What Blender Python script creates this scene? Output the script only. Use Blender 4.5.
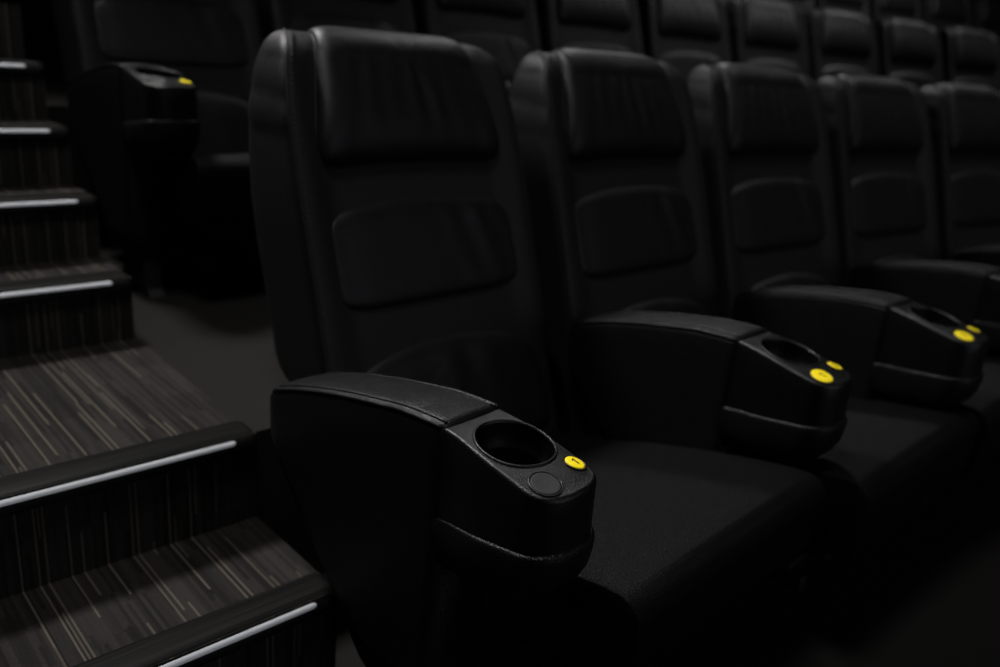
import bpy, bmesh, math
from mathutils import Vector, Matrix

for o in list(bpy.data.objects):
    bpy.data.objects.remove(o, do_unlink=True)
scene = bpy.context.scene
COL = scene.collection

# ------------------------------------------------------------------ camera
CAM_Z = 1.14
cam_d = bpy.data.cameras.new('camera')
cam = bpy.data.objects.new('camera', cam_d)
COL.objects.link(cam)
R_ = Vector((0.73779664, -0.67020213, 0.08053089))
U_ = Vector((0.15839049, 0.28785379, 0.94448539))
F_ = Vector((0.65617724, 0.68408282, -0.31853121))
m = Matrix.Identity(4)
for i in range(3):
    m[i][0], m[i][1], m[i][2] = R_[i], U_[i], -F_[i]
m[2][3] = CAM_Z
cam.matrix_world = m
cam_d.sensor_width = 36.0
cam_d.lens = 842.7 / 1000.0 * 36.0
cam_d.clip_start = 0.05
cam_d.dof.use_dof = True
cam_d.dof.focus_distance = 1.17
cam_d.dof.aperture_fstop = 2.0
scene.camera = cam

# ------------------------------------------------------------------ light
world = bpy.data.worlds.new('world')
scene.world = world
world.use_nodes = True
world.node_tree.nodes['Background'].inputs[0].default_value = (0.8, 0.85, 1.0, 1)
world.node_tree.nodes['Background'].inputs[1].default_value = 0.004


def area_light(name, loc, target, sx, sy, power, col=(1, 1, 1), spread=180):
    d = bpy.data.lights.new(name, 'AREA')
    d.shape = 'RECTANGLE'
    d.size, d.size_y = sx, sy
    d.energy = power
    d.color = col
    d.spread = math.radians(spread)
    o = bpy.data.objects.new(name, d)
    COL.objects.link(o)
    o.location = loc
    v = Vector(target) - Vector(loc)
    o.rotation_euler = v.to_track_quat('-Z', 'Y').to_euler()
    return o


# house light in the ceiling above and behind the first row, and an added fill light in front
HL = (1.0, 0.98, 0.97)
area_light('house_light', (0.4, 3.6, 4.5), (0.9, 0.9, 0.3), 0.7, 0.7, 39, HL, 60)
area_light('house_light', (0.0, 0.7, 4.5), (1.0, 1.3, 0.4), 0.7, 0.7, 11, HL, 80)
area_light('house_light', (4.4, 3.6, 4.5), (3.6, 1.1, 0.3), 0.7, 0.7, 24, HL, 75)
area_light('house_light', (4.4, 0.9, 4.5), (4.0, 1.6, 0.6), 0.7, 0.7, 10, HL, 70)
area_light('house_light', (7.8, 1.9, 4.5), (7.0, 3.2, 1.0), 0.7, 0.7, 32, HL, 100)  # extra lamp added to brighten the headrests of the rear rows
area_light('front_fill', (3.0, -6.5, 2.6), (2.0, 1.0, 1.0), 7.0, 3.0, 72, (0.88, 0.92, 1.0))  # unseen fill added to lift the front faces of the backrests

vs = scene.view_settings
vs.view_transform = 'Standard'
vs.look = 'None'
vs.gamma = 1.0
vs.use_curve_mapping = False
vs.exposure = 0.0

# ------------------------------------------------------------------ materials


def new_mat(name):
    mt = bpy.data.materials.new(name)
    mt.use_nodes = True
    nt = mt.node_tree
    return mt, nt, nt.nodes['Principled BSDF']


def nd(nt, typ, **kw):
    n = nt.nodes.new(typ)
    for k, v in kw.items():
        setattr(n, k, v)
    return n


def math_node(nt, op, a, b=None, c=None):
    n = nt.nodes.new('ShaderNodeMath')
    n.operation = op
    for i, v in enumerate((a, b, c)):
        if v is None:
            continue
        if isinstance(v, (int, float)):
            n.inputs[i].default_value = v
        else:
            nt.links.new(v, n.inputs[i])
    return n.outputs[0]


def leather(name, base, rough, spec, grain=420.0, gstr=0.35, wrinkle=0.0, gdist=0.002):
    mt, nt, p = new_mat(name)
    p.inputs['Base Color'].default_value = (*base, 1)
    p.inputs['Specular IOR Level'].default_value = spec
    tc = nd(nt, 'ShaderNodeTexCoord')
    vo = nd(nt, 'ShaderNodeTexVoronoi', feature='DISTANCE_TO_EDGE')
    vo.inputs['Scale'].default_value = grain
    nt.links.new(tc.outputs['Object'], vo.inputs['Vector'])
    ns = nd(nt, 'ShaderNodeTexNoise')
    ns.inputs['Scale'].default_value = 35.0
    ns.inputs['Detail'].default_value = 6.0
    nt.links.new(tc.outputs['Object'], ns.inputs['Vector'])
    rr = math_node(nt, 'MULTIPLY_ADD', ns.outputs[0], 0.18, rough - 0.09)
    nt.links.new(rr, p.inputs['Roughness'])
    b1 = nd(nt, 'ShaderNodeBump')
    b1.inputs['Strength'].default_value = gstr
    b1.inputs['Distance'].default_value = gdist
    cl = math_node(nt, 'MINIMUM', vo.outputs['Distance'], 0.25)
    nt.links.new(cl, b1.inputs['Height'])
    last = b1
    if wrinkle:
        b2 = nd(nt, 'ShaderNodeBump')
        b2.inputs['Strength'].default_value = wrinkle
        b2.inputs['Distance'].default_value = 0.01
        n2 = nd(nt, 'ShaderNodeTexNoise')
        n2.inputs['Scale'].default_value = 7.0
        n2.inputs['Detail'].default_value = 3.0
        n2.inputs['Distortion'].default_value = 0.6
        nt.links.new(tc.outputs['Object'], n2.inputs['Vector'])
        nt.links.new(n2.outputs[0], b2.inputs['Height'])
        nt.links.new(b2.outputs[0], b1.inputs['Normal'])
    nt.links.new(b1.outputs[0], p.inputs['Normal'])
    return mt


M_BACK = leather('black_leather_back', (0.0082, 0.0080, 0.0088), 0.52, 0.16, 420, 0.25, 0.25)
M_PAD = leather('black_leather_pad', (0.0062, 0.0060, 0.0067), 0.46, 0.18, 420, 0.25, 0.3)
M_ARM = leather('black_leather_arm', (0.0050, 0.0049, 0.0053), 0.38, 0.19, 270, 0.8, 0.0, 0.0016)
M_SEAT = leather('black_leather_seat', (0.0030, 0.0029, 0.0031), 0.50, 0.07, 260, 0.8, 0.15, 0.0026)


def plain(name, base, rough, spec=0.4, metal=0.0, bump=0.0, scale=900.0):
    mt, nt, p = new_mat(name)
    tc = nd(nt, 'ShaderNodeTexCoord')
    ns = nd(nt, 'ShaderNodeTexNoise')
    ns.inputs['Scale'].default_value = scale
    ns.inputs['Detail'].default_value = 2.0
    nt.links.new(tc.outputs['Object'], ns.inputs['Vector'])
    mx = nd(nt, 'ShaderNodeMix', data_type='RGBA')
    mx.inputs[6].default_value = (*[c * 0.85 for c in base], 1)
    mx.inputs[7].default_value = (*[min(1, c * 1.15) for c in base], 1)
    nt.links.new(ns.outputs[0], mx.inputs[0])
    nt.links.new(mx.outputs[2], p.inputs['Base Color'])
    p.inputs['Roughness'].default_value = rough
    p.inputs['Specular IOR Level'].default_value = spec
    p.inputs['Metallic'].default_value = metal
    if bump:
        b = nd(nt, 'ShaderNodeBump')
        b.inputs['Strength'].default_value = bump
        b.inputs['Distance'].default_value = 0.0007
        nt.links.new(ns.outputs[0], b.inputs['Height'])
        nt.links.new(b.outputs[0], p.inputs['Normal'])
    return mt


M_PLASTIC = plain('black_textured_plastic', (0.0026, 0.0026, 0.0028), 0.34, 0.33, 0, 1.0, 520)
M_DISC = plain('dark_grey_rubber_disc', (0.018, 0.018, 0.0195), 0.6, 0.25, 0, 1.0, 520)
M_CUP = plain('black_gloss_plastic', (0.002, 0.002, 0.002), 0.4, 0.12)
M_STEEL = plain('black_painted_steel', (0.008, 0.008, 0.009), 0.5, 0.3)
M_YELLOW = plain('yellow_enamel', (0.90, 0.70, 0.012), 0.28, 0.4)
M_INK = plain('black_ink', (0.01, 0.01, 0.01), 0.5, 0.3)
M_STRIP = plain('pale_metal_strip', (0.52, 0.54, 0.57), 0.45, 0.4)
M_STITCH = plain('charcoal_thread', (0.03, 0.029, 0.032), 0.7, 0.2)
M_FLOOR = plain('plain_dark_carpet', (0.0125, 0.0117, 0.0110), 0.95, 0.06, 0, 1.0, 320)
M_WALL = plain('black_wall_cloth', (0.006, 0.006, 0.007), 0.95, 0.05, 0, 0.4, 300)


def carpet():
    mt, nt, p = new_mat('striped_carpet')
    geo = nd(nt, 'ShaderNodeNewGeometry')
    sep = nd(nt, 'ShaderNodeSeparateXYZ')
    nt.links.new(geo.outputs['Position'], sep.inputs[0])
    X, Y, Z = sep.outputs
    L = math_node(nt, 'SUBTRACT', Y, Z)

    def stripes(width, seg, seed):
        ix = math_node(nt, 'FLOOR', math_node(nt, 'DIVIDE', math_node(nt, 'ADD', X, seed), width))
        w1 = nd(nt, 'ShaderNodeTexWhiteNoise', noise_dimensions='1D')
        nt.links.new(ix, w1.inputs['W'])
        sh = math_node(nt, 'MULTIPLY', w1.outputs['Value'], 3.7)
        iy = math_node(nt, 'FLOOR', math_node(nt, 'ADD', math_node(nt, 'DIVIDE', L, seg), sh))
        cb = nd(nt, 'ShaderNodeCombineXYZ')
        nt.links.new(ix, cb.inputs[0])
        nt.links.new(iy, cb.inputs[1])
        cb.inputs[2].default_value = seed
        w2 = nd(nt, 'ShaderNodeTexWhiteNoise', noise_dimensions='3D')
        nt.links.new(cb.outputs[0], w2.inputs['Vector'])
        return w2.outputs['Value']

    fine = stripes(0.0034, 0.33, 11.3)
    mid = stripes(0.0062, 0.21, 5.7)
    broad = stripes(0.11, 0.19, 2.9)
    light = math_node(nt, 'GREATER_THAN', fine, 0.91)
    lv = math_node(nt, 'MULTIPLY', light, math_node(nt, 'MULTIPLY_ADD', fine, 6.0, -4.9))
    v = math_node(nt, 'MULTIPLY_ADD', mid, 0.75, 0.25)
    v = math_node(nt, 'MULTIPLY', v, math_node(nt, 'MULTIPLY_ADD', broad, 0.5, 0.75))
    tc = nd(nt, 'ShaderNodeTexNoise')
    tc.inputs['Scale'].default_value = 420.0
    tc.inputs['Detail'].default_value = 3.0
    nt.links.new(geo.outputs['Position'], tc.inputs['Vector'])
    v = math_node(nt, 'MULTIPLY', v, math_node(nt, 'MULTIPLY_ADD', tc.outputs[0], 2.4, -0.2))
    base = nd(nt, 'ShaderNodeMix', data_type='RGBA')
    base.inputs[6].default_value = (0.004, 0.0038, 0.0036, 1)
    base.inputs[7].default_value = (0.0235, 0.0214, 0.0196, 1)
    nt.links.new(v, base.inputs[0])
    top = nd(nt, 'ShaderNodeMix', data_type='RGBA')
    top.inputs[7].default_value = (0.070, 0.060, 0.048, 1)
    nt.links.new(lv, top.inputs[0])
    nt.links.new(base.outputs[2], top.inputs[6])
    nt.links.new(top.outputs[2], p.inputs['Base Color'])
    p.inputs['Roughness'].default_value = 0.95
    p.inputs['Specular IOR Level'].default_value = 0.08
    b = nd(nt, 'ShaderNodeBump')
    b.inputs['Strength'].default_value = 0.6
    b.inputs['Distance'].default_value = 0.002
    nt.links.new(tc.outputs[0], b.inputs['Height'])
    nt.links.new(b.outputs[0], p.inputs['Normal'])
    return mt


M_CARPET = carpet()


def nosing_mat():
    mt, nt, p = new_mat('dark_ribbed_nosing')
    geo = nd(nt, 'ShaderNodeNewGeometry')
    mp = nd(nt, 'ShaderNodeMapping')
    mp.inputs['Scale'].default_value = (3.0, 260.0, 260.0)
    nt.links.new(geo.outputs['Position'], mp.inputs[0])
    ns = nd(nt, 'ShaderNodeTexNoise')
    ns.inputs['Scale'].default_value = 1.0
    ns.inputs['Detail'].default_value = 4.0
    nt.links.new(mp.outputs[0], ns.inputs['Vector'])
    mx = nd(nt, 'ShaderNodeMix', data_type='RGBA')
    mx.inputs[6].default_value = (0.0015, 0.0015, 0.0015, 1)
    mx.inputs[7].default_value = (0.0080, 0.0072, 0.0066, 1)
    cr = nd(nt, 'ShaderNodeMapRange')
    cr.inputs[1].default_value = 0.38
    cr.inputs[2].default_value = 0.68
    nt.links.new(ns.outputs[0], cr.inputs[0])
    nt.links.new(cr.outputs[0], mx.inputs[0])
    nt.links.new(mx.outputs[2], p.inputs['Base Color'])
    p.inputs['Roughness'].default_value = 0.5
    p.inputs['Specular IOR Level'].default_value = 0.07
    b = nd(nt, 'ShaderNodeBump')
    b.inputs['Strength'].default_value = 0.5
    b.inputs['Distance'].default_value = 0.001
    nt.links.new(ns.outputs[0], b.inputs['Height'])
    nt.links.new(b.outputs[0], p.inputs['Normal'])
    return mt


M_NOSE = nosing_mat()

# ------------------------------------------------------------------ mesh helpers


def obj(name, bm, mat, parent=None, smooth=True):
    bmesh.ops.recalc_face_normals(bm, faces=bm.faces)
    me = bpy.data.meshes.new(name)
    bm.to_mesh(me)
    bm.free()
    me.materials.append(mat)
    if smooth:
        me.polygons.foreach_set('use_smooth', [True] * len(me.polygons))
    o = bpy.data.objects.new(name, me)
    COL.objects.link(o)
    if parent:
        o.parent = parent
    return o


def sharp(o, ang=40):
    bm = bmesh.new()
    bm.from_mesh(o.data)
    for e in bm.edges:
        if len(e.link_faces) == 2 and e.calc_face_angle(0) > math.radians(ang):
            e.smooth = False
    bm.to_mesh(o.data)
    bm.free()
    return o


def loft(bm, rings, cap=True, closed=True):
    V = [[bm.verts.new(p) for p in r] for r in rings]
    n = len(V[0])
    for a, b in zip(V[:-1], V[1:]):
        for j in range(n if closed else n - 1):
            k = (j + 1) % n
            bm.faces.new((a[j], a[k], b[k], b[j]))
    if cap:
        bm.faces.new(V[0])
        bm.faces.new(V[-1])
    return V


def box(bm, x0, x1, y0, y1, z0, z1, bev=0.0):
    r = bmesh.ops.create_cube(bm, size=1.0)
    for v in r['verts']:
        v.co = Vector(((x0 + x1) / 2 + v.co.x * (x1 - x0), (y0 + y1) / 2 + v.co.y * (y1 - y0), (z0 + z1) / 2 + v.co.z * (z1 - z0)))
    if bev:
        es = list({e for v in r['verts'] for e in v.link_edges})
        bmesh.ops.bevel(bm, geom=es, offset=bev, segments=3, affect='EDGES', profile=0.5)


def tube(bm, pts, r, n=8, closed=False):
    pts = [Vector(p) for p in pts]
    rings = []
    N = len(pts)
    prev = None
    for i, p in enumerate(pts):
        if closed:
            t = pts[(i + 1) % N] - pts[i - 1]
        else:
            t = pts[min(i + 1, N - 1)] - pts[max(i - 1, 0)]
        t.normalize()
        a = prev if prev is not None else (Vector((0, 0, 1)) if abs(t.z) < 0.9 else Vector((1, 0, 0)))
        u = (a - t * a.dot(t)).normalized()
        prev = u
        w = t.cross(u)
        rings.append([p + r * (math.cos(2 * math.pi * k / n) * u + math.sin(2 * math.pi * k / n) * w) for k in range(n)])
    if closed:
        rings.append(rings[0])
        V = [[bm.verts.new(q) for q in rg] for rg in rings[:-1]]
        for i in range(N):
            a, b = V[i], V[(i + 1) % N]
            for j in range(n):
                k = (j + 1) % n
                bm.faces.new((a[j], a[k], b[k], b[j]))
    else:
        loft(bm, rings)


def interp(tab, t):
    """smooth (Catmull-Rom like) interpolation of a table [(t, v), ...]"""
    if t <= tab[0][0]:
        return tab[0][1]
    if t >= tab[-1][0]:
        return tab[-1][1]
    for i in range(len(tab) - 1):
        if tab[i][0] <= t <= tab[i + 1][0]:
            break
    t0, v0 = tab[i]
    t1, v1 = tab[i + 1]
    h = t1 - t0

    def slope(k):
        if k <= 0:
            return (tab[1][1] - tab[0][1]) / (tab[1][0] - tab[0][0])
        if k >= len(tab) - 1:
            return (tab[-1][1] - tab[-2][1]) / (tab[-1][0] - tab[-2][0])
        return (tab[k + 1][1] - tab[k - 1][1]) / (tab[k + 1][0] - tab[k - 1][0])
    m0, m1 = slope(i) * h, slope(i + 1) * h
    s = (t - t0) / h
    return (2 * s**3 - 3 * s**2 + 1) * v0 + (s**3 - 2 * s**2 + s) * m0 + (-2 * s**3 + 3 * s**2) * v1 + (s**3 - s**2) * m1


def empty(name, loc, rz=0.0):
    o = bpy.data.objects.new(name, None)
    COL.objects.link(o)
    o.empty_display_size = 0.1
    o.location = loc
    o.rotation_euler = (0, 0, rz)
    return o


def tag(o, label=None, cat=None, group=None, kind=None):
    if label:
        o['label'] = label
    if cat:
        o['category'] = cat
    if group:
        o['group'] = group
    if kind:
        o['kind'] = kind
    return o


# ------------------------------------------------------------------ setting: floors, walls, ceiling
Z2, Z3 = 0.391, 0.854
XE = 0.70          # right-hand end of the aisle steps


def slab(name, x0, x1, y0, y1, z0, z1, mat=None, label=None):
    bm = bmesh.new()
    box(bm, x0, x1, y0, y1, z0, z1)
    o = obj(name, bm, mat or M_CARPET, None, False)
    return tag(o, label, None, None, 'structure')


slab('floor', -1.5, 12.0, -7.2, 1.40, -0.1, 0.0, M_FLOOR, 'dark plain carpet floor in front of the nearest seats')
slab('floor', XE, 12.0, 1.40, 3.02, -0.1, Z2, M_FLOOR, 'carpeted terrace floor behind the nearest row of seats')
slab('floor', XE, 12.0, 3.02, 4.62, -0.1, Z3, M_FLOOR, 'carpeted terrace floor under the third row of seats')
slab('floor', -1.39, 12.0, 4.62, 8.0, -0.1, Z3 + 0.42, M_FLOOR, 'carpeted terrace floor at the back of the hall')
slab('wall_left', -1.5, -1.4, -7.2, 8.1, -0.1, 4.6, M_WALL, 'black cloth side wall of the hall')
slab('wall_right', 12.0, 12.1, -7.2, 8.1, -0.1, 4.6, M_WALL, 'black cloth far side wall of the hall')
slab('wall_back', -1.5, 12.1, 8.0, 8.1, -0.1, 4.6, M_WALL, 'black cloth rear wall of the hall')
slab('ceiling', -1.5, 12.1, -7.2, 8.1, 4.6, 4.7, M_WALL, 'black hall ceiling')

# ------------------------------------------------------------------ aisle steps
STEPS = [
    (1.092, 1.394, 0.205, 'lowest carpeted aisle step in view, beside the nearest seat armrest'),
    (1.394, 2.030, Z2, 'deep carpeted landing with a pale edge strip behind the nearest seat'),
    (2.030, 2.244, 0.548, 'carpeted aisle step rising from the far end of the deep landing'),
    (2.244, 2.427, 0.704, 'carpeted aisle step second above the deep landing'),
    (2.427, 2.600, Z3, 'carpeted aisle step third above the deep landing, at the left edge'),
    (2.600, 2.775, 1.003, 'highest carpeted aisle step, dark and cut by the left edge'),
]
slab('floor', -1.39, XE, 2.775, 4.62, -0.1, 1.15, None, 'dark carpeted aisle landing above the steps')
PROF = [(0.066, -0.002), (0.066, 0.0035), (0.060, 0.0045), (0.016, 0.0045), (0.006, 0.003), (-0.002, -0.002), (-0.0095, -0.012),
        (-0.0125, -0.019), (-0.0125, -0.026), (-0.009, -0.030), (0.002, -0.030)]
for (y0, y1, z, lab) in STEPS:
    st = empty('aisle_step', (0, y0, 0))
    tag(st, lab, 'step', 'carpeted aisle steps')
    bm = bmesh.new()
    box(bm, -1.39, XE, 0.0, y1 - y0, -0.1, z)
    obj('carpet_block', bm, M_CARPET, st, False)
    bm = bmesh.new()
    rings = []
    cx, cz = 0.02, -0.012
    for x, s in [(-1.38, 1.0), (XE - 0.012, 1.0), (XE - 0.005, 0.93), (XE - 0.001, 0.8), (XE + 0.001, 0.6)]:
        rings.append([(x, cx + (py - cx) * s, z + cz + (pz - cz) * s) for py, pz in PROF])
    loft(bm, rings)
    nose = sharp(obj('nosing', bm, M_NOSE, st), 30)
    # the strip lies on the sloping front of the nosing
    bm = bmesh.new()
    a, b = Vector((0, -0.0025, -0.0035)), Vector((0, -0.0090, -0.0115))
    nrm = Vector((0, -0.74, 0.67))
    rings = []
    for x, s in [(-1.37, 1.0), (XE - 0.052, 1.0), (XE - 0.048, 0.75), (XE - 0.046, 0.4)]:
        c = (a + b) / 2
        h = (a - b) / 2 * s
        base = Vector((x, 0, z))
        rings.append([base + c + h - nrm * 0.001, base + c + h + nrm * 0.0012, base + c + h * 0.7 + nrm * 0.002,
                      base + c - h * 0.7 + nrm * 0.002, base + c - h + nrm * 0.0012, base + c - h - nrm * 0.001])
    loft(bm, rings)
    s_ = sharp(obj('edge_strip', bm, M_STRIP, nose), 50)
    s_['label'] = 'pale metal edge strip'

# ------------------------------------------------------------------ cinema seat
FRONT = [(0.22, -0.20), (0.36, -0.150), (0.49, -0.107), (0.638, -0.054), (0.787, 0.0), (0.90, 0.038), (1.02, 0.078), (1.08, 0.100), (1.15, 0.125)]
REAR = [(0.22, -0.13), (0.36, -0.075), (0.42, -0.02), (0.47, 0.085), (0.56, 0.125), (0.64, 0.153), (0.76, 0.190), (0.90, 0.214), (1.02, 0.218), (1.10, 0.214), (1.15, 0.21)]
HALF = [(0.22, 0.325), (0.45, 0.325), (0.64, 0.322), (0.86, 0.320), (1.0, 0.312), (1.06, 0.302), (1.10, 0.294), (1.15, 0.284)]
ZTOP = 1.142
RT = 0.05      # rounding of the top edge


def front_y(x, z):
    """front surface of the backrest, side bolsters standing a little forward"""
    b = max(0.0, min(1.0, (abs(x) - 0.22) / 0.07))
    b = b * b * (3 - 2 * b)
    k = 0.022 if z > 0.80 else 0.022 * max(0.3, (z - 0.3) / 0.5)
    return interp(FRONT, z) - k * b


def back_rings():
    rings = []
    zs = []
    z = 0.22
    while z < ZTOP - RT - 1e-6:
        zs.append((z, 0.0))
        z += 0.012
    for k in range(0, 13):
        a = k / 12 * math.pi / 2
        zs.append((ZTOP - RT + RT * math.sin(a), (1 - math.cos(a))))
    for z, shr in zs:
        w = interp(HALF, z)
        yf, yr = interp(FRONT, z), interp(REAR, z)
        d = (yr - yf)
        ins = shr * min(0.055, d * 0.48)
        inx = shr * 0.040
        w2 = w - inx
        yr2 = yr - ins
        rf, rr = 0.022, 0.045
        rr = min(rr, (d - 2 * ins) * 0.45)
        rf = min(rf, (d - 2 * ins) * 0.45)
        ring = []
        # front face left -> right
        nf = 40
        for i in range(nf + 1):
            x = (-1 + 2 * i / nf) * (w2 - rf)
            ring.append((x, front_y(x, z) + ins, z))
        yfe = front_y(w2, z) + ins
        for i in range(1, 6):       # front right corner
            a = -math.pi / 2 + i / 6 * math.pi / 2
            ring.append((w2 - rf + rf * math.cos(a), yfe + rf + rf * math.sin(a), z))
        ns = 6
        for i in range(ns + 1):
            y = yfe + rf + (yr2 - rr - yfe - rf) * i / ns
            ring.append((w2, y, z))
        for i in range(1, 6):
            a = i / 6 * math.pi / 2
            ring.append((w2 - rr + rr * math.cos(a), yr2 - rr + rr * math.sin(a), z))
        nb = 16
        for i in range(nb + 1):
            x = (1 - 2 * i / nb) * (w2 - rr)
            ring.append((x, yr2, z))
        for i in range(1, 6):
            a = math.pi / 2 + i / 6 * math.pi / 2
            ring.append((-w2 + rr + rr * math.cos(a), yr2 - rr + rr * math.sin(a), z))
        for i in range(ns + 1):
            y = yr2 - rr + (yfe + rf - yr2 + rr) * i / ns
            ring.append((-w2, y, z))
        for i in range(1, 6):
            a = math.pi + i / 6 * math.pi / 2
            ring.append((-w2 + rf + rf * math.cos(a), yfe + rf + rf * math.sin(a), z))
        # puckers in the side gusset near the top
        out = []
        for (x, y, zz) in ring:
            if abs(x) > w2 * 0.97 and 0.95 < zz < 1.10:
                t = math.sin((zz - 0.95) / 0.15 * math.pi)
                x += math.copysign(0.0060 * t * math.sin(zz * 2 * math.pi / 0.027 + 3 * y), x)
            out.append((x, y, zz))
        rings.append(out)
    return rings


def sq(f, n):
    """point on a unit superellipse, spaced evenly along its outline"""
    q = (f * 4) % 4
    k = int(q)
    e = -1 + 2 * (q - k)
    px, py = ((1, e), (-e, 1), (-1, -e), (e, -1))[k]
    d = (abs(px) ** n + abs(py) ** n) ** (1 / n)
    return px / d, py / d


def pad_mesh(W, zb, zt, H, n=4.5, surf=front_y, sink=0.004, nr=16, na=96, wr=None):
    """upholstered pad: superellipse outline on the backrest surface, domed"""
    bm = bmesh.new()
    rows = []
    for k in range(nr + 1):
        r = 1 - (1 - k / nr) ** 1.8
        row = []
        for j in range(na):
            a = 2 * math.pi * j / na
            u, v = sq(j / na, n)
            u, v = u * r, v * r
            t = (v + 1) / 2
            x = u * W(t)
            z = zb(u) * (1 - t) + zt(u) * t
            h = H * (1 - r ** 7) ** 0.55 - sink
            if wr:
                h += wr(u, t) * (1 - r ** 4)
            row.append((x, surf(x, z) - h, z))
        rows.append(row)
    c = bm.verts.new([sum(p[i] for p in rows[0]) / na for i in range(3)])
    V = [[bm.verts.new(p) for p in r] for r in rows[1:]]
    for j in range(na):
        bm.faces.new((c, V[0][j], V[0][(j + 1) % na]))
    for a, b in zip(V[:-1], V[1:]):
        for j in range(na):
            k = (j + 1) % na
            bm.faces.new((a[j], a[k], b[k], b[j]))
    return bm, rows[-1]


# path of the pillow: up the front, over the top and down the rear
PATH = []
for k in range(0, 17):
    z = 0.885 + (1.085 - 0.885) * k / 16
    PATH.append((interp(FRONT, z), z))
yA, yB = interp(FRONT, 1.09), interp(REAR, 1.09)
for k in range(0, 15):
    a = math.pi - math.pi * k / 14
    cy, ry = (yA + yB) / 2, (yB - yA) / 2
    PATH.append((cy + ry * math.cos(a), 1.092 + 0.050 * math.sin(a)))
for k in range(1, 6):
    z = 1.085 - 0.018 * k
    PATH.append((interp(REAR, z), z))


def path_at(t):
    f = t * (len(PATH) - 1)
    i = min(int(f), len(PATH) - 2)
    s = f - i
    (y0, z0), (y1, z1) = PATH[i], PATH[i + 1]
    i0, i1 = max(i - 1, 0), min(i + 2, len(PATH) - 1)
    ty, tz = PATH[i1][0] - PATH[i0][0], PATH[i1][1] - PATH[i0][1]
    L = math.hypot(ty, tz)
    return y0 + (y1 - y0) * s, z0 + (z1 - z0) * s, -tz / L, ty / L


def pillow_mesh():
    bm = bmesh.new()
    nr, na, n = 20, 160, 10.0
    rows = []
    for k in range(nr + 1):
        r = 1 - (1 - k / nr) ** 1.8
        row = []
        for j in range(na):
            a = 2 * math.pi * j / na
            u, v = sq(j / na, n)
            u, v = u * r, v * r
            t = (v + 1) / 2
            y, z, ny, nz = path_at(t)
            W = 0.264 - 0.105 * t
            lo = 0.010 * (1 - u * u) * max(0, 1 - t * 4)       # lower edge arches up a little
            x = u * W
            e = max(0.0, 1 - r ** 9) ** 0.5
            belly = 0.018 + 0.024 * math.exp(-((t - 0.20) / 0.30) ** 2)
            h = belly * e - 0.004
            h += 0.0046 * math.sin(u * 26 + 2.2 * math.sin(t * 5)) * (0.6 + 0.4 * math.sin(u * 9)) * math.exp(-((t - 0.36) / 0.13) ** 2) * e * max(0, 1 - u * u)
            k2 = 0.010 * max(0.0, (abs(x) - 0.17) / 0.08) if t < 0.5 else 0
            row.append((x, y + ny * h - k2, z + nz * h + lo))
        rows.append(row)
    c = bm.verts.new([sum(p[i] for p in rows[0]) / na for i in range(3)])
    V = [[bm.verts.new(p) for p in r] for r in rows[1:]]
    for j in range(na):
        bm.faces.new((c, V[0][j], V[0][(j + 1) % na]))
    for a, b in zip(V[:-1], V[1:]):
        for j in range(na):
            k = (j + 1) % na
            bm.faces.new((a[j], a[k], b[k], b[j]))
    return bm, rows[-1]


SEAT_TOP = [(-0.885, 0.425), (-0.84, 0.422), (-0.80, 0.418), (-0.67, 0.392), (-0.475, 0.340), (-0.34, 0.295), (-0.12, 0.235)]


def seat_profile():
    pts = []
    # top from rear to front
    for k in range(0, 25):
        y = -0.12 - (0.838 - 0.12) * k / 24
        pts.append((y, interp(SEAT_TOP, y)))
    c = (-0.838, 0.384)
    for k in range(1, 9):
        a = math.pi / 2 + k / 8 * math.pi / 2
        pts.append((c[0] + 0.038 * math.cos(a), c[1] + 0.038 * math.sin(a)))
    pts.append((-0.874, 0.345))
    pts.append((-0.868, 0.300))
    for k in range(1, 6):
        a = math.pi + k / 5 * math.pi / 2
        pts.append((-0.838 + 0.03 * math.cos(a), 0.285 + 0.03 * math.sin(a)))
    pts += [(-0.6, 0.215), (-0.4, 0.175), (-0.12, 0.12)]
    return pts


def seat_mesh():
    pr = seat_profile()
    cy = sum(p[0] for p in pr) / len(pr)
    cz = sum(p[1] for p in pr) / len(pr)
    rings = []
    W = 0.285
    xs = []
    for k in range(0, 6):
        a = k / 5 * math.pi / 2
        xs.append((W - 0.008 + 0.008 * math.sin(math.pi / 2 - a), 0.008 * (1 - math.cos(math.pi / 2 - a))))
    seq = [(-x, i) for x, i in xs]
    mid = [(-0.276 + 0.552 * k / 16, 0.0) for k in range(1, 16)]
    seq = seq + mid + [(x, i) for x, i in reversed(xs)]
    for x, ins in seq:
        ring = []
        for y, z in pr:
            dy, dz = y - cy, z - cz
            L = math.hypot(dy, dz)
            s = (L - ins) / L
            crown = 0.006 * (1 - (x / W) ** 2) if z > interp(SEAT_TOP, y) - 0.002 else 0
            ring.append((x if x > 0 else x * 1.13, cy + dy * s, cz + dz * s + crown))
        rings.append(ring)
    bm = bmesh.new()
    loft(bm, rings)
    return bm


# --- armrest, modelled about the point (arm centre, chair y = AY)
AY = -0.4846
ATOP = [(-0.83, 0.591), (-0.80, 0.598), (-0.775, 0.604), (-0.75, 0.6095), (-0.72, 0.6155), (-0.69, 0.6205), (-0.65, 0.6255), (-0.60, 0.6285), (-0.51, 0.624), (-0.46, 0.616),
        (-0.36, 0.597), (-0.25, 0.569), (-0.165, 0.540)]


def atop(y, x=0.0):
    f = max(0.0, min(1.0, (-0.60 - y) / 0.12))
    return interp(ATOP, y) - 0.007 * f * (x / 0.069) ** 2


def lip(y):
    return 0.484 + 0.147 * (-0.626 - y)


HW = 0.061


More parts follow.
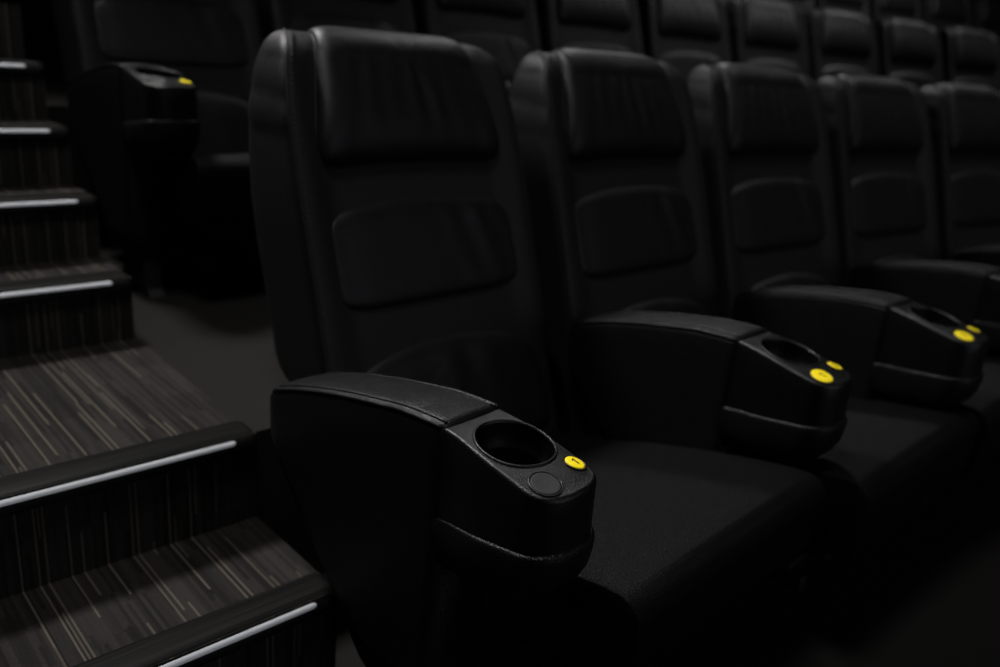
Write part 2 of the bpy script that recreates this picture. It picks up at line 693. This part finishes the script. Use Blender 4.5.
def plan(hw, yb, ys, yf, rc=0.018, nside=14, nfront=22, ncorner=8, nback=12, wide=0.13):
    """plan outline, counter-clockwise from the back left: sides straight, bowed front, rounded front corners"""
    pts = []
    for k in range(nside):
        pts.append((-hw, yb + (ys - yb) * k / nside))
    # superellipse-like front
    n = ncorner * 2 + nfront
    for k in range(n + 1):
        a = math.pi + math.pi * k / n
        c, s = math.cos(a), math.sin(a)
        x = hw * math.copysign(abs(c) ** 0.72, c)
        y = ys - (ys - yf) * abs(s) ** 0.95
        pts.append((x, y))
    for k in range(1, nside):
        pts.append((hw, ys + (yb - ys) * k / nside))
    for k in range(nback):
        pts.append((hw - 2 * hw * k / nback, yb))
    out = []
    for x, y in pts:                 # the cup holder end is a little wider than the padded part
        f = max(0.0, min(1.0, (-0.602 - y) / 0.09))
        out.append((x * (1 + wide * f * f * (3 - 2 * f)), y))
    return out


HOLE = (0.003, -0.680, 0.0585)
BLANK = (-0.033, -0.767)
BTN = (0.043, -0.757)


def housing_mesh():
    P = plan(HW, -0.600, -0.752, -0.806)
    bm = bmesh.new()
    hx, hy, hr = HOLE

    def inset(d):
        out = []
        for x, y in P:
            fx = (HW - d) / HW
            yy = y
            if y < -0.78:
                yy = y + d * min(1, (-0.78 - y) / 0.02)
            out.append((x * fx, yy))
        return out
    rings = []
    rings.append([(x, y - AY, lip(y) - 0.01) for x, y in inset(0.001)])
    for t in (0.25, 0.5, 0.75):
        rings.append([(x, y - AY, (lip(y) - 0.01) * (1 - t) + (atop(y, x) - 0.008) * t) for x, y in inset(0.001 - 0.001 * t + 0.002 * t)])
    for d, dz in ((0.002, -0.0065), (0.0028, -0.0034), (0.0045, -0.0012), (0.0068, -0.0002), (0.0085, -0.0006)):
        rings.append([(x, y - AY, atop(y, x) + dz) for x, y in inset(d)])
    outer = inset(0.0085)
    circ = []
    for x, y in outer:
        a = math.atan2(y - hy, x - hx)
        circ.append((hx + hr * math.cos(a), hy + hr * math.sin(a)))
    for t in (0.2, 0.4, 0.6, 0.8, 1.0):
        rr = []
        for (x, y), (qx, qy) in zip(outer, circ):
            X_, Y_ = x + (qx - x) * t, y + (qy - y) * t
            rr.append((X_, Y_ - AY, atop(Y_, X_) - 0.0006))
        rings.append(rr)
    loft(bm, rings, cap=False)
    return bm


def hole_ring(r, dz, n=64, flat=None):
    hx, hy, _ = HOLE
    out = []
    for k in range(n):
        a = 2 * math.pi * k / n
        x, y = hx + r * math.cos(a), hy + r * math.sin(a)
        out.append((x, y - AY, (atop(y, x) + dz) if flat is None else flat))
    return out


def arm_body_mesh():
    """upholstered arm: closed cross-sections along y"""
    bm = bmesh.new()
    rings = []
    ys = [-0.160, -0.162, -0.166, -0.173] + [-0.182 - (0.598 - 0.182) * k / 36 for k in range(37)]
    for i, y in enumerate(ys):
        e = [0.016, 0.008, 0.003, 0.0008][i] if i < 4 else 0.0
        if i == len(ys) - 1:
            e = 0.003
        hw = HW + 0.0015 - e
        zt = atop(y) + 0.004 - e
        zb = interp([(-0.60, 0.13), (-0.45, 0.13), (-0.40, 0.18), (-0.30, 0.30), (-0.21, 0.40), (-0.16, 0.48)], y) + e
        ring = []
        r = 0.016
        for k in range(0, 13):
            x = -(hw - r) + 2 * (hw - r) * k / 12
            ring.append((x, y - AY, zt + 0.004 * (1 - (x / hw) ** 2)))
        for k in range(1, 7):
            a = math.pi / 2 - k / 6 * math.pi / 2
            ring.append((hw - r + r * math.cos(a), y - AY, zt - r + r * math.sin(a)))
        for k in range(1, 10):
            ring.append((hw, y - AY, zt - r + (zb - zt + r) * k / 9))
        for k in range(0, 10):
            ring.append((-hw, y - AY, zb + (zt - r - zb) * k / 9))
        for k in range(1, 7):
            a = math.pi - k / 6 * math.pi / 2
            ring.append((-hw + r + r * math.cos(a), y - AY, zt - r + r * math.sin(a)))
        ring.pop()
        rings.append(ring)
    loft(bm, rings)
    return bm


def cradle_mesh():
    """padded shelf under the front of the arm that carries the cup holder housing"""
    bm = bmesh.new()
    rings = []
    for dz, ins in ((-0.090, 0.060), (-0.080, 0.035), (-0.065, 0.016), (-0.045, 0.005), (-0.025, 0.0012), (-0.012, 0.0), (-0.004, 0.0008), (0.0, 0.003), (0.001, 0.008)):
        P = plan(HW + 0.0012 - ins * 0.35, -0.575, -0.755, -0.811 + ins, wide=0.17)
        rings.append([(x, y - AY, lip(y) + dz + 0.004 * (1 if dz > -0.02 else 0.5)) for x, y in P])
    loft(bm, rings)
    return bm


def disc_mesh(cx, cy, r, h, dish=0.0, n=40, lift=0.0):
    bm = bmesh.new()
    rings = []
    for rr, hh in ((1.0, -0.003), (1.0, h * 0.6), (0.95, h * 0.92), (0.88, h), (0.6, h - dish * 0.7), (0.3, h - dish)):
        ring = []
        for k in range(n):
            a = 2 * math.pi * k / n
            x, y = cx + r * rr * math.cos(a), cy + r * rr * math.sin(a)
            ring.append((x, y - AY, atop(y, x) + hh + lift))
        rings.append(ring)
    loft(bm, rings)
    return bm


def ring_mesh(cx, cy, r, tr, lift, n=48):
    bm = bmesh.new()
    tube(bm, [(cx + r * math.cos(2 * math.pi * k / n), cy + r * math.sin(2 * math.pi * k / n) - AY,
               atop(cy + r * math.sin(2 * math.pi * k / n), cx + r * math.cos(2 * math.pi * k / n)) + lift) for k in range(n)], tr, 8, True)
    return bm


DIGITS = {}


def digit_mesh(ch):
    """number printed on the yellow disc: glyph outline turned into a thin mesh lying on the disc"""
    if ch in DIGITS:
        return DIGITS[ch]
    if ch == '1':                    # plain stroke with a flag, no foot
        bm = bmesh.new()
        for poly in ([(0.0008, -0.0066), (0.0028, -0.0066), (0.0028, 0.0066), (0.0008, 0.0066)],
                     [(0.0008, 0.0066), (0.0008, 0.0042), (-0.0030, 0.0022), (-0.0030, 0.0042)]):
            lo = [bm.verts.new((x, y, -0.0002)) for x, y in poly]
            hi = [bm.verts.new((x, y, 0.0002)) for x, y in poly]
            bm.faces.new(hi)
            bm.faces.new(lo[::-1])
            for k in range(4):
                bm.faces.new((lo[k], lo[(k + 1) % 4], hi[(k + 1) % 4], hi[k]))
        DIGITS[ch] = tmp('digit', bm, M_INK, None, False)
        return DIGITS[ch]
    cu = bpy.data.curves.new('digit', 'FONT')
    cu.body = ch
    cu.size = 0.0185
    cu.extrude = 0.0002
    cu.align_x = 'CENTER'
    cu.align_y = 'CENTER'
    o = bpy.data.objects.new('digit', cu)
    COL.objects.link(o)
    dg = bpy.context.evaluated_depsgraph_get()
    me = bpy.data.meshes.new_from_object(o.evaluated_get(dg))
    bpy.data.objects.remove(o, do_unlink=True)
    me.materials.clear()
    me.materials.append(M_INK)
    DIGITS[ch] = me
    return me


# shared meshes -----------------------------------------------------------
def tmp(name, bm, mat, sh=None, smooth=True):
    o = obj(name, bm, mat, None, smooth)
    if sh:
        sharp(o, sh)
    me = o.data
    bpy.data.objects.remove(o, do_unlink=True)
    return me


ME = {}
bm = bmesh.new()
loft(bm, back_rings())
ME['backrest'] = tmp('backrest', bm, M_BACK)

bm, edge = pillow_mesh()
ME['headrest_pillow'] = tmp('headrest_pillow', bm, M_PAD)
bm = bmesh.new()
tube(bm, edge[::2], 0.0032, 6, True)
ME['pillow_piping'] = tmp('piping', bm, M_BACK)


def wr_mid(u, t):
    return 0.0060 * math.sin(18 * u + 5 * t) * math.exp(-((u - 0.55) / 0.3) ** 2) * t


bm, edge = pad_mesh(lambda t: 0.252 + 0.006 * (1 - t), lambda u: 0.610, lambda u: 0.824 - 0.022 * u * u, 0.020, 7.0, wr=wr_mid)
ME['lumbar_pad'] = tmp('upper_back_pad', bm, M_PAD)


def wr_low(u, t):
    return 0.0050 * math.sin(14 * u + 3 * t) * math.exp(-((u - 0.2) / 0.5) ** 2) * t


bm, edge = pad_mesh(lambda t: 0.296 - 0.036 * t * t, lambda u: 0.262, lambda u: 0.532 - 0.040 * u * u, 0.022, 7.0, wr=wr_low)
ME['lower_pad'] = tmp('lower_back_pad', bm, M_PAD)

ME['seat'] = tmp('seat_cushion', seat_mesh(), M_SEAT)
for s, key in ((-1, 'seat_pipe_l'), (1, 'seat_pipe_r')):
    bm = bmesh.new()
    pr = seat_profile()[2:38]
    cyz = (-0.5, 0.29)
    tube(bm, [(s * (0.281 if s > 0 else 0.318), y + (cyz[0] - y) * 0.008, z - 0.004 if z > 0.3 else z + 0.002) for y, z in pr], 0.0035, 6)
    ME[key] = tmp('piping', bm, M_SEAT)

# stitched seam lines of the back bolsters
for s, key in ((-1, 'seam_l'), (1, 'seam_r')):
    bm = bmesh.new()
    pts = []
    z = 0.50
    while z < ZTOP - RT:
        w = interp(HALF, z) - 0.006
        pts.append((s * w, front_y(w, z) + 0.004, z))
        z += 0.02
    for k in range(0, 9):
        a = k / 8 * math.pi / 2
        z = ZTOP - RT + RT * math.sin(a)
        sh = 1 - math.cos(a)
        w = interp(HALF, z) - 0.006 - sh * 0.040
        pts.append((s * w, front_y(w, z) + 0.004 + sh * 0.055, z + 0.001))
    tube(bm, pts, 0.0030, 6)
    ME[key] = tmp('seam', bm, M_BACK)
    bm = bmesh.new()
    i = 0
    while i < len(pts) - 1:
        p0, p1 = Vector(pts[i]), Vector(pts[i + 1])
        L = (p1 - p0).length
        nst = max(1, int(L / 0.0085))
        for q in range(nst):
            a = p0.lerp(p1, (q + 0.15) / nst)
            b = p0.lerp(p1, (q + 0.75) / nst)
            off = Vector((-s * 0.009, -0.0035, 0.0005))
            tube(bm, [a + off, b + off], 0.0009, 4)
        i += 1
    ME[key.replace('seam', 'stitch')] = tmp('stitching', bm, M_STITCH)

bm = bmesh.new()
box(bm, -0.27, 0.27, -0.80, -0.74, 0.20, 0.232, 0.006)
box(bm, -0.27, 0.27, -0.24, -0.20, 0.085, 0.115, 0.006)
for s in (-1, 1):
    box(bm, s * 0.25 - 0.012, s * 0.25 + 0.012, -0.76, -0.22, 0.10, 0.135, 0.004)
ME['frame'] = tmp('seat_frame', bm, M_STEEL, 40)
bm = bmesh.new()
loft(bm, [[(-0.03, y0, z), (0.03, y0, z), (0.03, y1, z), (-0.03, y1, z)] for z, y0, y1 in ((0.012, -0.60, -0.26), (0.03, -0.56, -0.30), (0.12, -0.55, -0.31), (0.215, -0.60, -0.29))])
box(bm, -0.06, 0.06, -0.64, -0.24, 0.0, 0.014, 0.004)
ME['leg'] = tmp('pedestal_leg', bm, M_STEEL, 30)

# armrest pieces
bm = bmesh.new()
loft(bm, [[(-0.022, y0 - AY, z), (0.022, y0 - AY, z), (0.022, y1 - AY, z), (-0.022, y1 - AY, z)] for z, y0, y1 in ((0.0, -0.62, -0.40), (0.02, -0.60, -0.42), (0.12, -0.58, -0.44), (0.20, -0.58, -0.44))])
ME['support'] = tmp('arm_support', bm, M_STEEL, 30)
ME['arm'] = tmp('armrest', arm_body_mesh(), M_ARM)
ME['cradle'] = tmp('arm_cradle', cradle_mesh(), M_ARM, 60)
ME['housing'] = tmp('cup_holder_housing', housing_mesh(), M_PLASTIC, 50)
hr = HOLE[2]
bm = bmesh.new()
zbot = 0.545
rings = [hole_ring(hr + 0.0022, -0.001), hole_ring(hr + 0.0020, 0.0012), hole_ring(hr + 0.0002, 0.0022), hole_ring(hr - 0.0018, 0.0012), hole_ring(hr - 0.0024, -0.003)]
loft(bm, rings, cap=False)
ME['rim'] = tmp('cup_rim', bm, M_PLASTIC)
bm = bmesh.new()
rings = [hole_ring(hr - 0.001, -0.002), hole_ring(hr - 0.002, -0.020), hole_ring(hr - 0.0035, -0.036), hole_ring(hr - 0.0062, -0.0385), hole_ring(hr - 0.007, -0.042),
         hole_ring(hr - 0.008, 0, flat=zbot), hole_ring(hr - 0.012, 0, flat=zbot - 0.004), hole_ring(0.012, 0, flat=zbot - 0.005), hole_ring(0.001, 0, flat=zbot - 0.005)]
loft(bm, rings, cap=False)
ME['cup'] = tmp('cup_well', bm, M_CUP, 60)
bm = bmesh.new()
tube(bm, hole_ring(hr - 0.0092, 0, 64, zbot + 0.0005), 0.0014, 6, True)
ME['ledge'] = tmp('cup_ledge', bm, M_PLASTIC)
for s, key in ((-1, 'apipe_l'), (1, 'apipe_r')):
    bm = bmesh.new()
    pts = []
    for k in range(0, 40):
        y = -0.172 - (0.594 - 0.172) * k / 39
        pts.append((s * (HW - 0.0020), y - AY, atop(y) + 0.0002))
    pts[0] = (pts[0][0] * 0.93, pts[0][1], pts[0][2] - 0.004)
    tube(bm, pts, 0.0036, 8)
    pts2 = [(s * (HW - 0.0125), p[1], p[2] + 0.0050) for p in pts[1:]]
    tube(bm, pts2, 0.0018, 6)
    ME[key] = tmp('arm_seam', bm, M_ARM)
ME['blank'] = tmp('blank_disc', disc_mesh(BLANK[0], BLANK[1], 0.0205, 0.0012, 0.0012), M_DISC)
ME['blank_ring'] = tmp('disc_ring', ring_mesh(BLANK[0], BLANK[1], 0.0225, 0.0013, 0.0002), M_PLASTIC)
ME['btn_r'] = tmp('number_disc', disc_mesh(BTN[0], BTN[1], 0.0142, 0.0022, -0.0004), M_YELLOW)
ME['btn_r_ring'] = tmp('disc_ring', ring_mesh(BTN[0], BTN[1], 0.0162, 0.0012, 0.0004), M_PLASTIC)
ME['btn_l'] = tmp('number_disc', disc_mesh(BLANK[0], BLANK[1], 0.0205, 0.0022, -0.0004), M_YELLOW)
ME['btn_l_ring'] = tmp('disc_ring', ring_mesh(BLANK[0], BLANK[1], 0.0225, 0.0012, 0.0004), M_PLASTIC)


def link(name, me, parent, label=None):
    o = bpy.data.objects.new(name, me)
    COL.objects.link(o)
    o.parent = parent
    if label:
        o['label'] = label
    return o


def put_digit(ch, parent, x, y):
    o = link('printed_number', digit_mesh(ch), parent)
    sy = (atop(y + 0.005, x) - atop(y - 0.005, x)) / 0.01
    sx = (atop(y, x + 0.005) - atop(y, x - 0.005)) / 0.01
    o.location = (x, y - AY, atop(y, x) + 0.0029)
    o.rotation_euler = (math.atan(sy), -math.atan(sx), 0)


def make_seat(loc, rz, num, label, group, arm=(0, 0, 0), detail=True):
    t = empty('cinema_seat', loc, rz)
    tag(t, label, 'cinema seat', group)
    b = link('backrest', ME['backrest'], t)
    hp = link('headrest_pillow', ME['headrest_pillow'], t)
    link('upper_back_pad', ME['lumbar_pad'], t)
    link('lower_back_pad', ME['lower_pad'], t)
    s = link('seat_cushion', ME['seat'], t)
    link('seat_frame', ME['frame'], t)
    link('pedestal_leg', ME['leg'], t)
    link('piping', ME['pillow_piping'], hp)
    if detail:
        for k in ('l', 'r'):
            link('seam', ME['seam_' + k], b)
            link('stitching', ME['stitch_' + k], b)
            link('piping', ME['seat_pipe_' + k], s)
    a = link('armrest', ME['arm'], t)
    a.location = (-0.35 + arm[0], AY + arm[1], 0)
    a.rotation_euler = (0, 0, arm[2])
    link('arm_cradle', ME['cradle'], a)
    link('arm_support', ME['support'], a)
    link('cup_holder_housing', ME['housing'], a, 'black textured plastic cup holder')
    link('cup_rim', ME['rim'], a)
    link('cup_well', ME['cup'], a)
    if detail:
        link('cup_ledge', ME['ledge'], a)
    link('arm_seam', ME['apipe_l'], a)
    link('arm_seam', ME['apipe_r'], a)
    if num == 1:
        link('blank_disc', ME['blank'], a, 'plain dark grey round disc')
        link('disc_ring', ME['blank_ring'], a)
    else:
        link('number_disc', ME['btn_l'], a, 'yellow round seat number disc')
        link('disc_ring', ME['btn_l_ring'], a)
        put_digit(str(num - 1), a, BLANK[0], BLANK[1])
    link('number_disc', ME['btn_r'], a, 'yellow round seat number disc')
    link('disc_ring', ME['btn_r_ring'], a)
    put_digit(str(num), a, BTN[0], BTN[1])
    return t


ROW1 = [(1.1316, 1.4515, 0.0516), (1.7997, 1.4054, 0.0217), (2.4889, 1.3822, -0.0507), (3.1922, 1.334, -0.1057), (3.891, 1.2492, -0.1341)]
ARMS = [(-0.059, 0.0, 0.042), (0.048, 0.029, 0.013), (-0.012, -0.029, -0.003), (0, 0, 0), (0, 0, 0)]
LAB1 = [
    'nearest black leather cinema seat, beside the stairs, with one yellow disc on its armrest',
    'black leather cinema seat second from the stairs in the front row',
    'black leather cinema seat third from the stairs, in the middle of the front row',
    'black leather cinema seat fourth from the stairs in the front row',
    'front row black cinema seat fifth from the stairs, cut by the right edge',
]
for i, (x, y, a) in enumerate(ROW1):
    make_seat((x, y, 0), a, i + 1, LAB1[i], 'front row seats', ARMS[i])

ORD = ['first', 'second', 'third', 'fourth', 'fifth', 'sixth', 'seventh', 'eighth', 'ninth', 'tenth', 'eleventh', 'twelfth', 'thirteenth', 'fourteenth']


def row(x, y, z, t, dl, n, first, label, group):
    for i in range(n):
        if i >= first:
            lab = label % ORD[i]
            if i == 0:
                lab = 'blurred black cinema seat behind the landing, yellow disc on its armrest at top left'
            make_seat((x, y, z), t, i + 1, lab, group, (0.0, -0.03, 0) if i == 0 else (0, 0, 0), False)
        mm = t - dl / 2
        x += 0.70 * math.cos(mm)
        y += 0.70 * math.sin(mm)
        t -= dl


row(1.214, 2.994, Z2, 0.0213, 0.0337, 9, 0, 'black cinema seat in the second row, %s from the stairs', 'second row seats')
row(1.30, 4.55, Z3, 0.0213, 0.0300, 14, 6, 'black cinema seat in the rearmost visible row, %s from the stairs', 'third row seats')
